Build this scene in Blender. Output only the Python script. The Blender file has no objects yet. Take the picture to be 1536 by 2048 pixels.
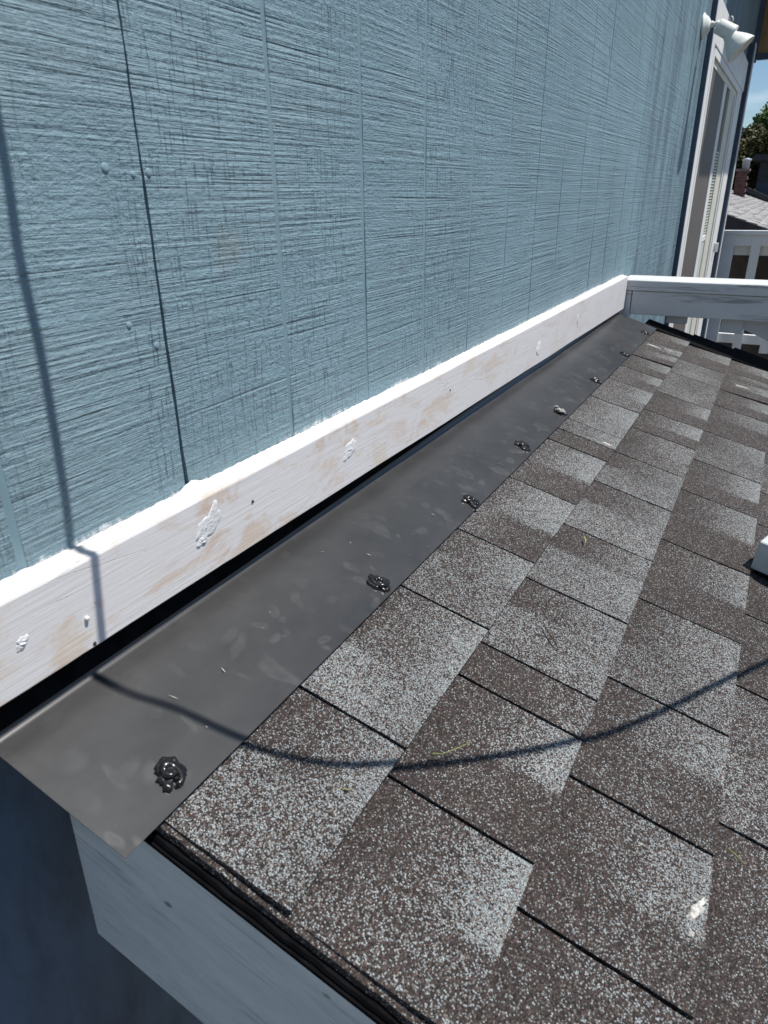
import bpy, bmesh, math, random
from mathutils import Vector, Matrix, noise
random.seed(7)
S = bpy.context.scene
COL = S.collection

# ---------------------------------------------------------------- camera
CAM = Vector((0.5338, 0.0, 0.0))
RW = ((0.8805339, 0.18619264, -0.43588113),
      (0.47380264, -0.37114416, 0.79860069),
      (-0.01308116, -0.90971661, -0.41502358))          # world = RW @ (right, down, forward)
FPX = 1396.62
cd = bpy.data.cameras.new('camera')
cam = bpy.data.objects.new('camera', cd)
COL.objects.link(cam)
m = Matrix.Identity(4)
for i in range(3):
    m[i][0], m[i][1], m[i][2], m[i][3] = RW[i][0], -RW[i][1], -RW[i][2], CAM[i]
cam.matrix_world = m
cd.sensor_fit = 'VERTICAL'
cd.sensor_height = 36.0
cd.sensor_width = 27.0
cd.lens = FPX * 36.0 / 2048.0
cd.clip_start = 0.02
cd.clip_end = 2000.0
cd.dof.use_dof = True
cd.dof.focus_distance = 1.5
cd.dof.aperture_fstop = 14.0
S.camera = cam

# ---------------------------------------------------------------- sky, sun, exposure
SUN = Vector((0.37, 0.16, 0.915)).normalized()
EL = math.asin(SUN.z)
AZ = math.atan2(SUN.x, SUN.y)
w = bpy.data.worlds.new('World')
S.world = w
w.use_nodes = True
nt = w.node_tree
nt.nodes.clear()
out = nt.nodes.new('ShaderNodeOutputWorld')
bg = nt.nodes.new('ShaderNodeBackground')
bg.inputs['Strength'].default_value = 0.07
sky = nt.nodes.new('ShaderNodeTexSky')
sky.sky_type = 'NISHITA'
sky.sun_disc = False
sky.sun_elevation = EL
sky.sun_rotation = AZ
sky.air_density = 1.0
sky.dust_density = 0.0
sky.ozone_density = 3.0
tc = nt.nodes.new('ShaderNodeTexCoord')
mp = nt.nodes.new('ShaderNodeMapping')
mp.inputs['Scale'].default_value = (3.0, 3.0, 12.0)
mp.inputs['Rotation'].default_value = (0.25, 0.1, 0.0)
cn = nt.nodes.new('ShaderNodeTexNoise')
cn.inputs['Scale'].default_value = 1.6
cn.inputs['Detail'].default_value = 7.0
cr = nt.nodes.new('ShaderNodeMapRange')
cr.inputs[1].default_value = 0.57
cr.inputs[2].default_value = 0.85
cr.inputs[3].default_value = 0.0
cr.inputs[4].default_value = 0.75
mx = nt.nodes.new('ShaderNodeMix')
mx.data_type = 'RGBA'
mx.inputs['B'].default_value = (13.0, 13.6, 14.6, 1)
L = nt.links.new
L(tc.outputs['Generated'], mp.inputs['Vector'])
L(mp.outputs['Vector'], cn.inputs['Vector'])
L(cn.outputs['Fac'], cr.inputs[0])
L(cr.outputs[0], mx.inputs['Factor'])
tn = nt.nodes.new('ShaderNodeMix')
tn.data_type = 'RGBA'; tn.blend_type = 'MULTIPLY'
tn.inputs['Factor'].default_value = 1.0
tn.inputs['B'].default_value = (0.97, 1.07, 1.18, 1)
L(sky.outputs['Color'], tn.inputs['A'])
L(tn.outputs['Result'], mx.inputs['A'])
L(mx.outputs['Result'], bg.inputs['Color'])
L(bg.outputs[0], out.inputs['Surface'])

sd = bpy.data.lights.new('sun', 'SUN')
sd.energy = 5.0
sd.angle = math.radians(0.53)
sd.color = (1.0, 0.965, 0.91)
so = bpy.data.objects.new('sun', sd)
COL.objects.link(so)
so.location = (3, 1, 7)
so.rotation_euler = (-SUN).to_track_quat('-Z', 'Y').to_euler()

S.view_settings.view_transform = 'Standard'
S.view_settings.look = 'None'
S.view_settings.gamma = 1.0
S.view_settings.exposure = 0.24
S.view_settings.use_curve_mapping = False

# ---------------------------------------------------------------- measured frame
# wall face is x = 0, it runs along +y away from the camera, z is up (0 = camera height)
SL, Z0 = -0.3094, -0.4320           # roof surface z = Z0 + SL * x
RN = Vector((-SL, 0, 1)).normalized()
def roofz(x): return Z0 + SL * x
def roof_pt(x, y, off=0.0): return Vector((x, y, roofz(x))) + RN * off
def ray(u, v):
    c = (u - 768.0, v - 1024.0, FPX)
    return Vector([sum(RW[i][j] * c[j] for j in range(3)) for i in range(3)])
def px_roof(u, v, off=0.0):          # a pixel of something lying on the roof
    d = ray(u, v); n = RN; p0 = roof_pt(0, 0, off)
    return CAM + d * ((p0 - CAM).dot(n) / d.dot(n))
def px_x(u, v, x): d = ray(u, v); return CAM + d * ((x - CAM.x) / d.x)
def px_y(u, v, y): d = ray(u, v); return CAM + d * ((y - CAM.y) / d.y)

# ---------------------------------------------------------------- material helpers
class NT:
    def __init__(self, name):
        self.m = bpy.data.materials.new(name)
        self.m.use_nodes = True
        self.t = self.m.node_tree
        self.b = self.t.nodes['Principled BSDF']
        g = self.t.nodes.new('ShaderNodeNewGeometry')
        self.pos = g.outputs['Position']
    def n(self, typ, **kw):
        x = self.t.nodes.new(typ)
        for k, v in kw.items(): setattr(x, k, v)
        return x
    def l(self, a, b): self.t.links.new(a, b)
    def setv(self, sock, v):
        if hasattr(v, 'is_linked') or hasattr(v, 'links'): self.l(v, sock)
        else: sock.default_value = v
    def map(self, scale=(1, 1, 1), loc=(0, 0, 0), rot=(0, 0, 0), src=None):
        x = self.n('ShaderNodeMapping')
        x.inputs['Scale'].default_value = scale
        x.inputs['Location'].default_value = loc
        x.inputs['Rotation'].default_value = rot
        self.l(src or self.pos, x.inputs['Vector'])
        return x.outputs['Vector']
    def noise(self, vec, scale=1.0, detail=2.0, rough=0.5, dist=0.0):
        x = self.n('ShaderNodeTexNoise')
        self.l(vec, x.inputs['Vector'])
        x.inputs['Scale'].default_value = scale
        x.inputs['Detail'].default_value = detail
        x.inputs['Roughness'].default_value = rough
        x.inputs['Distortion'].default_value = dist
        return x.outputs['Fac']
    def vor(self, vec, scale, feature='F1'):
        x = self.n('ShaderNodeTexVoronoi', feature=feature)
        self.l(vec, x.inputs['Vector'])
        x.inputs['Scale'].default_value = scale
        return x
    def rng(self, v, a, b, c=0.0, d=1.0, smooth=False):
        x = self.n('ShaderNodeMapRange')
        if smooth: x.interpolation_type = 'SMOOTHSTEP'
        self.setv(x.inputs[0], v)
        for i, q in enumerate((a, b, c, d)): self.setv(x.inputs[i + 1], q)
        return x.outputs[0]
    def math(self, op, a, b=0.0):
        x = self.n('ShaderNodeMath', operation=op)
        self.setv(x.inputs[0], a); self.setv(x.inputs[1], b)
        return x.outputs[0]
    def mix(self, f, a, b):
        x = self.n('ShaderNodeMix', data_type='RGBA')
        self.setv(x.inputs['Factor'], f)
        for s, q in (('A', a), ('B', b)):
            if isinstance(q, tuple): x.inputs[s].default_value = (*q[:3], 1)
            else: self.l(q, x.inputs[s])
        return x.outputs['Result']
    def sep(self, v):
        x = self.n('ShaderNodeSeparateXYZ'); self.l(v, x.inputs[0]); return x.outputs
    def comb(self, a, b, c):
        x = self.n('ShaderNodeCombineXYZ')
        for i, q in enumerate((a, b, c)): self.setv(x.inputs[i], q)
        return x.outputs[0]
    def ramp(self, v, stops, const=False):
        x = self.n('ShaderNodeValToRGB')
        if const: x.color_ramp.interpolation = 'CONSTANT'
        e = x.color_ramp.elements
        while len(e) < len(stops): e.new(0.5)
        for i, (p, c) in enumerate(stops):
            e[i].position = p; e[i].color = (*c, 1)
        self.l(v, x.inputs[0])
        return x.outputs['Color']
    def bump(self, h, dist, strength=1.0, nrm=None):
        x = self.n('ShaderNodeBump')
        x.inputs['Strength'].default_value = strength
        x.inputs['Distance'].default_value = dist
        self.l(h, x.inputs['Height'])
        if nrm: self.l(nrm, x.inputs['Normal'])
        return x.outputs['Normal']
    def done(self, color=None, rough=None, metal=None, spec=None, normal=None):
        b = self.b.inputs
        if color is not None:
            if isinstance(color, tuple): b['Base Color'].default_value = (*color[:3], 1)
            else: self.l(color, b['Base Color'])
        if rough is not None: self.setv(b['Roughness'], rough)
        if metal is not None: self.setv(b['Metallic'], metal)
        if spec is not None: self.setv(b['Specular IOR Level'], spec)
        if normal is not None: self.l(normal, b['Normal'])
        return self.m

def simple(name, color, rough=0.6, var=0.12, scale=30.0, bump=0.0, spec=0.4, stretch=(1, 1, 1)):
    k = NT(name)
    v = k.map(stretch)
    n = k.noise(v, scale, 5.0, 0.6)
    d = tuple(c * (1 - var * 2) for c in color)
    u = tuple(min(1, c * (1 + var)) for c in color)
    c = k.mix(k.rng(n, 0.3, 0.7), d, u)
    nr = k.bump(n, bump) if bump else None
    return k.done(c, rough, spec=spec, normal=nr)

BLUE = (0.192, 0.290, 0.336)
def mat_siding():
    k = NT('blue_rough_sawn_paint')
    # gentle warp so saw lines wander
    wv = k.noise(k.map((1.2, 1.2, 1.2)), 1.0, 1.0)
    x, y, z = k.sep(k.pos)
    zz = k.math('ADD', z, k.math('MULTIPLY', wv, 0.012))
    ys_ = k.math('ADD', k.math('MULTIPLY', k.math('MINIMUM', y, 1.742), 5.5), k.math('MULTIPLY', k.math('MAXIMUM', k.math('SUBTRACT', y, 1.742), 0.0), 1.5))
    saw = k.noise(k.comb(0.0, ys_, k.math('MULTIPLY', zz, 200.0)), 1.0, 4.0, 0.66)
    saw = k.rng(saw, 0.38, 0.62, 0.25, 0.75)
    saw2 = k.noise(k.comb(3.0, k.math('MULTIPLY', y, 0.7), k.math('MULTIPLY', zz, 105.0)), 1.0, 4.0, 0.65)
    saw2 = k.rng(saw2, 0.42, 0.58, 0.25, 0.75)
    deep = k.rng(k.noise(k.comb(7.0, k.math('MULTIPLY', y, 2.2), k.math('MULTIPLY', zz, 130.0)), 1.0, 1.0), 0.665, 0.74, 0.0, 1.0)
    gmask0 = k.rng(k.noise(k.map((1, 6.0, 0.9), loc=(0, 7.7, 0)), 1.0, 3.0), 0.45, 0.70)
    lump = k.noise(k.map((95, 95, 190)), 1.0, 4.0, 0.66)
    gr = k.noise(k.comb(1.0, k.math('MULTIPLY', y, 300.0), k.math('MULTIPLY', z, 24.0)), 1.0, 2.0, 0.5)
    gmask = k.rng(k.noise(k.map((1, 5.5, 0.9), loc=(0, 3.1, 0)), 1.0, 3.0), 0.36, 0.70)
    jn = k.math('MULTIPLY', k.rng(k.math('ABSOLUTE', k.math('ADD', y, -0.505)), 0.0, 0.035, 1.0, 0.0), k.rng(z, 0.15, -0.1))
    jn2 = k.rng(k.math('ABSOLUTE', k.math('ADD', y, -1.22)), 0.04, 0.16, 0.95, 0.0)
    gmask = k.math('MAXIMUM', k.math('MAXIMUM', gmask, jn), jn2)
    crack = k.math('MULTIPLY', k.rng(gr, 0.60, 0.66), k.rng(gmask, 0.0, 1.0, 0.05, 1.0))
    fine = k.noise(k.comb(5.0, k.math('MULTIPLY', ys_, 1.6), k.math('MULTIPLY', zz, 520.0)), 1.0, 2.0, 0.6)
    amp = k.rng(k.noise(k.map((1, 3.5, 7.0), loc=(0, 5, 2)), 1.0, 3.0, 0.6), 0.34, 0.66, 0.15, 1.25)
    h = k.math('MULTIPLY', k.math('ADD', k.math('MULTIPLY', saw, 1.7), k.math('MULTIPLY', saw2, 1.0)), amp)
    h = k.math('ADD', h, k.math('MULTIPLY', fine, 0.3))
    vert = k.noise(k.comb(8.0, k.math('MULTIPLY', y, 420.0), k.math('MULTIPLY', z, 40.0)), 1.0, 2.0, 0.6)
    h = k.math('ADD', h, k.math('MULTIPLY', k.rng(vert, 0.35, 0.65, 0.2, 0.8), k.rng(gmask0, 0.0, 1.0, 0.12, 0.85)))
    h = k.math('ADD', h, k.math('MULTIPLY', lump, 1.7))
    h = k.math('SUBTRACT', h, k.math('MULTIPLY', deep, 0.9))
    h = k.math('SUBTRACT', h, k.math('MULTIPLY', crack, 1.1))
    big = k.noise(k.map((1, 2.2, 1.6)), 1.0, 4.0, 0.6)
    col = k.mix(k.rng(big, 0.3, 0.7), tuple(c * 0.90 for c in BLUE), tuple(c * 1.06 for c in BLUE))
    # mildew streaks on the far panels
    st = k.noise(k.comb(0.0, k.math('MULTIPLY', y, 9.0), k.math('MULTIPLY', z, 1.3)), 1.0, 4.0, 0.65)
    far = k.rng(y, 2.9, 3.1)
    col = k.mix(k.math('MULTIPLY', k.math('MULTIPLY', k.rng(st, 0.44, 0.60), far), 0.7), col, (0.085, 0.13, 0.16))
    col = k.mix(k.math('MULTIPLY', k.math('ADD', crack, deep), 0.36), col, (0.06, 0.10, 0.13))
    rust = k.rng(k.noise(k.map((1, 7, 7), loc=(2, 1, 5)), 1.0, 3.0), 0.70, 0.78)
    col = k.mix(k.math('MULTIPLY', rust, 0.35), col, (0.22, 0.22, 0.20))
    # white paint and caulk smeared up the boards just above the trim
    sm = k.noise(k.comb(0.0, k.math('MULTIPLY', y, 120.0), k.math('MULTIPLY', z, 40.0)), 1.0, 4.0, 0.7)
    lo = k.noise(k.map((1, 9, 1)), 1.0, 3.0, 0.6)
    hh = k.math('ADD', k.math('MULTIPLY', sm, 0.026), k.math('MULTIPLY', lo, 0.030))
    lim = k.math('ADD', hh, -0.320)
    near = k.math('MULTIPLY', k.rng(k.math('SUBTRACT', lim, z), 0.0, 0.006), k.rng(y, 2.95, 2.90))
    col = k.mix(k.math('MULTIPLY', near, 0.85), col, (0.70, 0.73, 0.74))
    nr = k.bump(h, 0.0016, 1.0)
    return k.done(col, 0.5, spec=0.35, normal=nr)

def mat_groove():
    k = NT('blue_groove_paint')
    n = k.noise(k.map((80, 80, 20)), 1.0, 3.0)
    c = k.mix(k.rng(n, 0.3, 0.7), tuple(c * 0.86 for c in BLUE), tuple(c * 0.98 for c in BLUE))
    return k.done(c, 0.5, spec=0.35, normal=k.bump(n, 0.0006))

def mat_trim():
    k = NT('sanded_white_trim_paint')
    x, y, z = k.sep(k.pos)
    a = k.noise(k.comb(0.0, k.math('MULTIPLY', y, 8.0), k.math('MULTIPLY', z, 17.0)), 1.0, 8.0, 0.66, 0.6)
    stain = k.rng(a, 0.50, 0.585)
    nearer = k.rng(y, 2.4, 0.7, 0.25, 1.0)
    b = k.noise(k.comb(4.0, k.math('MULTIPLY', y, 3.5), k.math('MULTIPLY', z, 40.0)), 1.0, 4.0, 0.7)
    tone = k.mix(k.rng(b, .35, .65), (0.54, 0.42, 0.345), (0.62, 0.55, 0.475))
    col = k.mix(k.math('MULTIPLY', k.math('MULTIPLY', stain, nearer), 0.9), (0.635, 0.622, 0.622), tone)
    drip = k.rng(k.noise(k.comb(2.0, k.math('MULTIPLY', y, 26.0), k.math('MULTIPLY', z, 3.5)), 1.0, 3.0), 0.63, 0.74)
    col = k.mix(k.math('MULTIPLY', drip, 0.45), col, (0.50, 0.42, 0.33))
    gr = k.noise(k.comb(0.0, k.math('MULTIPLY', y, 7.0), k.math('MULTIPLY', z, 190.0)), 1.0, 4.0, 0.65, 0.3)
    warp = k.noise(k.map((1, 5, 20)), 1.0, 2.0)
    cr = k.vor(k.comb(0.0, k.math('MULTIPLY', y, 5.0), k.math('ADD', k.math('MULTIPLY', z, 55.0), k.math('MULTIPLY', warp, 1.4))), 1.0, 'DISTANCE_TO_EDGE').outputs['Distance']
    crack = k.math('MULTIPLY', k.rng(cr, 0.0, 0.009, 1.0, 0.0), k.rng(k.noise(k.map((1, 7, 30)), 1.0, 2.0), 0.52, 0.60, 0.0, 0.6))
    col = k.mix(k.math('MULTIPLY', crack, 0.6), col, (0.25, 0.20, 0.17))
    h = k.math('SUBTRACT', k.math('MULTIPLY', gr, 0.7), crack)
    return k.done(col, 0.55, spec=0.35, normal=k.bump(h, 0.0007))

def mat_white(name, base=(0.78, 0.78, 0.77), worn=0.0, grain=(5, 90, 90)):
    k = NT(name)
    n = k.noise(k.map(grain), 1.0, 5.0, 0.65)
    big = k.noise(k.map((4, 4, 4)), 1.0, 4.0, 0.6)
    col = k.mix(k.rng(big, 0.35, 0.7), tuple(c * 0.86 for c in base), base)
    h = n
    if worn:
        wn = k.noise(k.map(tuple(g * 0.35 for g in grain), loc=(3, 1, 2)), 1.0, 5.0, 0.75)
        ww = k.rng(wn, 0.585, 0.66)
        col = k.mix(k.math('MULTIPLY', ww, worn), col, (0.20, 0.20, 0.20))
        h = k.math('SUBTRACT', n, ww)
    return k.done(col, 0.5, spec=0.4, normal=k.bump(h, 0.0008))

def mat_fascia():
    k = NT('weathered_white_fascia_grain')
    v = k.map((1, 1, 1), rot=(0, -0.30, 0))
    x, y, z = k.sep(v)
    a = k.noise(k.comb(k.math('MULTIPLY', x, 5.0), 0.0, k.math('MULTIPLY', z, 95.0)), 1.0, 5.0, 0.7, 0.4)
    b = k.noise(k.comb(k.math('MULTIPLY', x, 9.0), 0.0, k.math('MULTIPLY', z, 38.0)), 1.0, 5.0, 0.7)
    c = k.noise(k.map((9, 9, 12)), 1.0, 4.0, 0.6)
    col = k.mix(k.rng(b, 0.35, 0.65), (0.62, 0.65, 0.61), (0.76, 0.78, 0.74))
    col = k.mix(k.math('MULTIPLY', k.rng(a, 0.54, 0.68), k.rng(c, 0.45, 0.62)), col, (0.28, 0.30, 0.30))
    col = k.mix(k.rng(k.vor(k.map((14, 1, 20)), 1.0).outputs['Distance'], 0.05, 0.09, 0.75, 0.0), col, (0.10, 0.09, 0.075))
    return k.done(col, 0.55, spec=0.4, normal=k.bump(a, 0.0012))

def mat_flash():
    k = NT('charcoal_coated_sheet_metal')
    k.b.inputs['Coat Weight'].default_value = 0.12
    k.b.inputs['Coat Roughness'].default_value = 0.09
    v = k.map((1, 1, 1))
    wob = k.n('ShaderNodeVectorMath', operation='ADD')
    nz = k.n('ShaderNodeTexNoise'); nz.inputs['Scale'].default_value = 14.0
    k.l(k.pos, nz.inputs['Vector'])
    sc = k.n('ShaderNodeVectorMath', operation='SCALE'); sc.inputs['Scale'].default_value = 0.055
    k.l(nz.outputs['Color'], sc.inputs[0]); k.l(v, wob.inputs[0]); k.l(sc.outputs[0], wob.inputs[1])
    prints = None
    for i, (s, sx, sy) in enumerate(((1.0, 36, 24), (1.0, 26, 50), (1.0, 15, 21), (1.0, 44, 30))):
        vv = k.map((sx, sy, 0.0), loc=(i * 3.3, i * 1.7, 0), rot=(0, 0, 0.5 * i), src=wob.outputs[0])
        vo = k.vor(vv, s)
        r, g, b = k.sep(vo.outputs['Color'])[:3]
        oval = k.rng(vo.outputs['Distance'], 0.20, 0.36, 1.0, 0.0, True)
        rim = k.rng(vo.outputs['Distance'], 0.10, 0.28, 0.45, 1.0)
        q = k.math('MULTIPLY', k.math('MULTIPLY', oval, rim), k.rng(r, 0.60, 0.85, 0.0, 1.0))
        prints = q if prints is None else k.math('MAXIMUM', prints, q)
    x, y, z = k.sep(k.pos)
    prints = k.math('MULTIPLY', prints, k.rng(x, 0.05, 0.11, 0.25, 1.0))
    dust = k.noise(k.map((9, 5, 9)), 1.0, 5.0, 0.65)
    speck = k.rng(k.vor(k.map((1, 1, 1)), 190.0).outputs['Distance'], 0.05, 0.11, 1.0, 0.0)
    sp2 = k.math('MULTIPLY', speck, k.rng(k.noise(k.map((1, 1, 1)), 30.0, 2.0), 0.60, 0.66))
    scr = k.noise(k.comb(k.math('MULTIPLY', x, 25.0), k.math('MULTIPLY', y, 6.0), 0.0), 1.0, 5.0, 0.7, 1.5)
    col = k.mix(k.rng(dust, 0.35, 0.75), (0.025, 0.0255, 0.0265), (0.042, 0.042, 0.042))
    prints = k.math('MULTIPLY', prints, k.rng(k.noise(k.map((60, 60, 60)), 1.0, 3.0), 0.3, 0.65, 0.25, 1.0))
    col = k.mix(k.math('MULTIPLY', prints, 0.22), col, (0.14, 0.145, 0.145))
    col = k.mix(k.math('MULTIPLY', sp2, 0.25), col, (0.4, 0.4, 0.38))
    ro = k.math('ADD', k.rng(dust, 0.3, 0.8, 0.33, 0.41), k.math('MULTIPLY', prints, 0.12))
    return k.done(col, ro, metal=0.0, spec=0.5, normal=k.bump(k.noise(k.map((5, 3, 5)), 1.0, 3.0), 0.003))

def mat_shingle():
    k = NT('mineral_granule_shingle')
    at = k.n('ShaderNodeAttribute'); at.attribute_name = 'blend'
    blend = at.outputs['Fac']
    vo = k.vor(k.map((1, 1, 1)), 720.0)
    r, g, b = k.sep(vo.outputs['Color'])[:3]
    soft = k.noise(k.map((1, 1, 1)), 55.0, 3.0, 0.6)
    pr = k.math('ADD', blend, k.math('MULTIPLY', k.math('SUBTRACT', soft, 0.5), 0.55))
    pr = k.rng(k.math('POWER', k.math('MAXIMUM', pr, 0.0), 1.75), 0.0, 1.0, 0.05, 0.92)
    pale = k.math('LESS_THAN', r, pr)
    dk = k.ramp(g, [(0.0, (0.030, 0.022, 0.019)), (0.3, (0.064, 0.047, 0.041)), (0.6, (0.098, 0.073, 0.064)), (0.82, (0.155, 0.120, 0.105)), (0.93, (0.28, 0.27, 0.26))], True)
    lt = k.ramp(g, [(0.0, (0.34, 0.37, 0.38)), (0.35, (0.48, 0.53, 0.54)), (0.60, (0.34, 0.30, 0.26)), (0.74, (0.56, 0.60, 0.60)), (0.92, (0.22, 0.13, 0.11))], True)
    col = k.mix(pale, dk, lt)
    # black asphalt between granules, with their small shadows painted in
    ed = k.rng(vo.outputs['Distance'], 0.42, 0.62, 0.0, 1.0)
    col = k.mix(k.math('MULTIPLY', ed, 0.65), col, (0.02, 0.018, 0.018))
    grime = k.rng(k.noise(k.map((7, 4, 7)), 1.0, 4.0, 0.6), 0.35, 0.7, 0.80, 1.05)
    hs = k.n('ShaderNodeHueSaturation'); k.l(col, hs.inputs['Color']); k.l(grime, hs.inputs['Value'])
    h = k.math('ADD', k.rng(vo.outputs['Distance'], 0.0, 0.7, 1.0, 0.0), k.math('MULTIPLY', b, 0.7))
    n2 = k.bump(k.noise(k.map((1, 1, 1)), 45.0, 2.0), 0.0016, 1.0)
    return k.done(hs.outputs['Color'], 0.75, spec=0.35, normal=k.bump(h, 0.0014, 1.0, n2))

M = {}
M['siding'] = mat_siding()
M['groove'] = mat_groove()
M['trim'] = mat_trim()
M['caulk'] = mat_white('white_caulk', (0.70, 0.685, 0.65), 0.0, (60, 60, 60))
M['filler'] = mat_white('white_filler', (0.74, 0.72, 0.69), 0.0, (160, 160, 160))
M['trimfill'] = mat_white('white_filler_on_trim', (0.71, 0.71, 0.72), 0.0, (90, 90, 300))
M['white'] = mat_white('white_rail_paint', (0.62, 0.63, 0.63), 0.75, (4, 70, 70))
M['vinyl'] = mat_white('white_vinyl', (0.78, 0.78, 0.76), 0.0, (20, 20, 3))
M['cream'] = mat_white('cream_vinyl', (0.66, 0.64, 0.55), 0.0, (20, 20, 3))
M['flash'] = mat_flash()
M['fascia'] = mat_fascia()
M['shingle'] = mat_shingle()
M['felt'] = simple('black_felt_and_rake_shade', (0.009, 0.009, 0.010), 1.0, 0.3, 80, 0.001, spec=0.05)
M['drip'] = simple('black_drip_edge_and_gap_shade', (0.007, 0.007, 0.008), 1.0, 0.3, 40, 0.0006, spec=0.03)
M['darkblue'] = simple('dark_blue_paint_and_shade', (0.055, 0.085, 0.125), 0.5, 0.15, 12, 0.0006)
M['lowwall'] = simple('shaded_navy_lower_wall', (0.085, 0.145, 0.225), 0.55, 0.18, 9, 0.0008, stretch=(1, 3, 1))  # house blue darkened: shade below the roof put into the colour
M['taupe'] = simple('taupe_screen', (0.105, 0.092, 0.085), 0.6, 0.05, 5)
M['tar'] = NT('glossy_black_sealant').done((0.008, 0.008, 0.009), 0.24, spec=0.5)
M['plastic'] = simple('pale_grey_plastic', (0.50, 0.54, 0.53), 0.5, 0.06, 40, 0.0002)
M['lamp'] = simple('off_white_lamp_enamel', (0.72, 0.74, 0.70), 0.4, 0.06, 30)
M['lens'] = simple('pale_lamp_lens', (0.55, 0.52, 0.42), 0.25, 0.05, 30)
M['soffit'] = simple('tan_plywood_soffit', (0.34, 0.22, 0.115), 0.6, 0.16, 3, 0.0005, stretch=(2, 14, 2))
M['rubber'] = simple('black_rubber_cord', (0.02, 0.02, 0.02), 0.6, 0.2, 50)
M['brown'] = simple('dark_brown_wall', (0.085, 0.060, 0.045), 0.8, 0.2, 3)
M['shake'] = simple('weathered_shake', (0.38, 0.37, 0.36), 0.85, 0.3, 6, 0.03, stretch=(0.6, 5, 1))
M['roofedge'] = simple('dark_roof_edge', (0.055, 0.048, 0.05), 0.7, 0.2, 3)
M['slate'] = simple('slate_siding', (0.05, 0.06, 0.085), 0.7, 0.1, 3)
M['brick'] = simple('dark_red_brick', (0.12, 0.055, 0.045), 0.85, 0.25, 8)
M['mortar'] = simple('chimney_mortar', (0.16, 0.13, 0.12), 0.9, 0.2, 8)
M['galv'] = simple('galvanised_flue', (0.42, 0.46, 0.50), 0.4, 0.1, 4)
M['bark'] = simple('bark', (0.07, 0.05, 0.035), 0.9, 0.3, 9, 0.01)
M['leaf'] = simple('olive_leaf', (0.095, 0.092, 0.022), 0.55, 0.45, 1.6)
M['leaf2'] = simple('bright_leaf', (0.075, 0.15, 0.03), 0.5, 0.35, 1.6)
M['ground'] = simple('yard_ground', (0.12, 0.10, 0.07), 0.95, 0.3, 1.5, 0.02)
M['deckwood'] = simple('brown_deck_boards', (0.075, 0.058, 0.045), 0.75, 0.25, 4, 0.002, stretch=(8, 1, 1))
M['grassblade'] = simple('dry_green_stem', (0.27, 0.27, 0.10), 0.6, 0.2, 90)
M['twig'] = simple('dark_twig', (0.045, 0.030, 0.022), 0.8, 0.2, 90)
M['chip'] = simple('white_paint_chip', (0.52, 0.51, 0.48), 0.9, 0.3, 260, 0.001, spec=0.1)
M['glass'] = NT('dark_window_glass').done((0.05, 0.09, 0.06), 0.06, spec=0.8)
M['blind'] = simple('pale_blind_slat', (0.55, 0.58, 0.52), 0.5, 0.05, 20)

# ---------------------------------------------------------------- object helpers
def thing(name, label, cat, loc=(0, 0, 0), group=None):
    o = bpy.data.objects.new(name, None)
    o.empty_display_size = 0.05
    COL.objects.link(o)
    o.location = loc
    o['label'] = label; o['category'] = cat
    if group: o['group'] = group
    return o
def tag(o, label, cat, group=None):
    o['label'] = label; o['category'] = cat
    if group: o['group'] = group
    return o
def woff(p):
    v = Vector((0, 0, 0))
    while p is not None:
        v += p.location; p = p.parent
    return v
def put(name, me, mat, parent=None, smooth=False):
    for q in (mat if isinstance(mat, (list, tuple)) else [mat]): me.materials.append(q)
    if smooth:
        for f in me.polygons: f.use_smooth = True
    o = bpy.data.objects.new(name, me)
    COL.objects.link(o)
    if parent is not None:
        o.parent = parent
        o.location = -woff(parent)
    return o
def raw(name, verts, faces, mat, parent=None, smooth=False):
    me = bpy.data.meshes.new(name)
    me.from_pydata([tuple(v) for v in verts], [], faces)
    me.validate(); me.update()
    return put(name, me, mat, parent, smooth)
def from_bm(name, bm, mat, parent=None, smooth=False):
    bmesh.ops.recalc_face_normals(bm, faces=bm.faces)
    me = bpy.data.meshes.new(name)
    bm.to_mesh(me); bm.free()
    return put(name, me, mat, parent, smooth)
def add_box(bm, lo, hi, bev=0.0, mat=None, seg=1):
    c = [(a + b) / 2 for a, b in zip(lo, hi)]; s = [max(b - a, 1e-5) for a, b in zip(lo, hi)]
    r = bmesh.ops.create_cube(bm, size=1.0, matrix=Matrix.Translation(c) @ Matrix.Diagonal((*s, 1)))
    vs = r['verts']
    if bev:
        es = list({e for v in vs for e in v.link_edges})
        bmesh.ops.bevel(bm, geom=es, offset=bev, segments=seg, affect='EDGES', profile=0.6)
    return vs
def box(name, lo, hi, mat, parent=None, bev=0.0, seg=1):
    bm = bmesh.new(); add_box(bm, lo, hi, bev, seg=seg)
    return from_bm(name, bm, mat, parent)
def prism(name, poly, a, b, axis, mat, parent=None):
    """poly: 2D outline in the plane normal to axis, extruded a..b along it"""
    n = len(poly); vs = []
    for t in (a, b):
        for p, q in poly:
            vs.append({'x': (t, p, q), 'y': (p, t, q), 'z': (p, q, t)}[axis])
    fs = [tuple(range(n))[::-1], tuple(range(n, 2 * n))] + [(i, (i + 1) % n, n + (i + 1) % n, n + i) for i in range(n)]
    bm = bmesh.new()
    bv = [bm.verts.new(v) for v in vs]
    for f in fs: bm.faces.new([bv[i] for i in f])
    return from_bm(name, bm, mat, parent)
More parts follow.
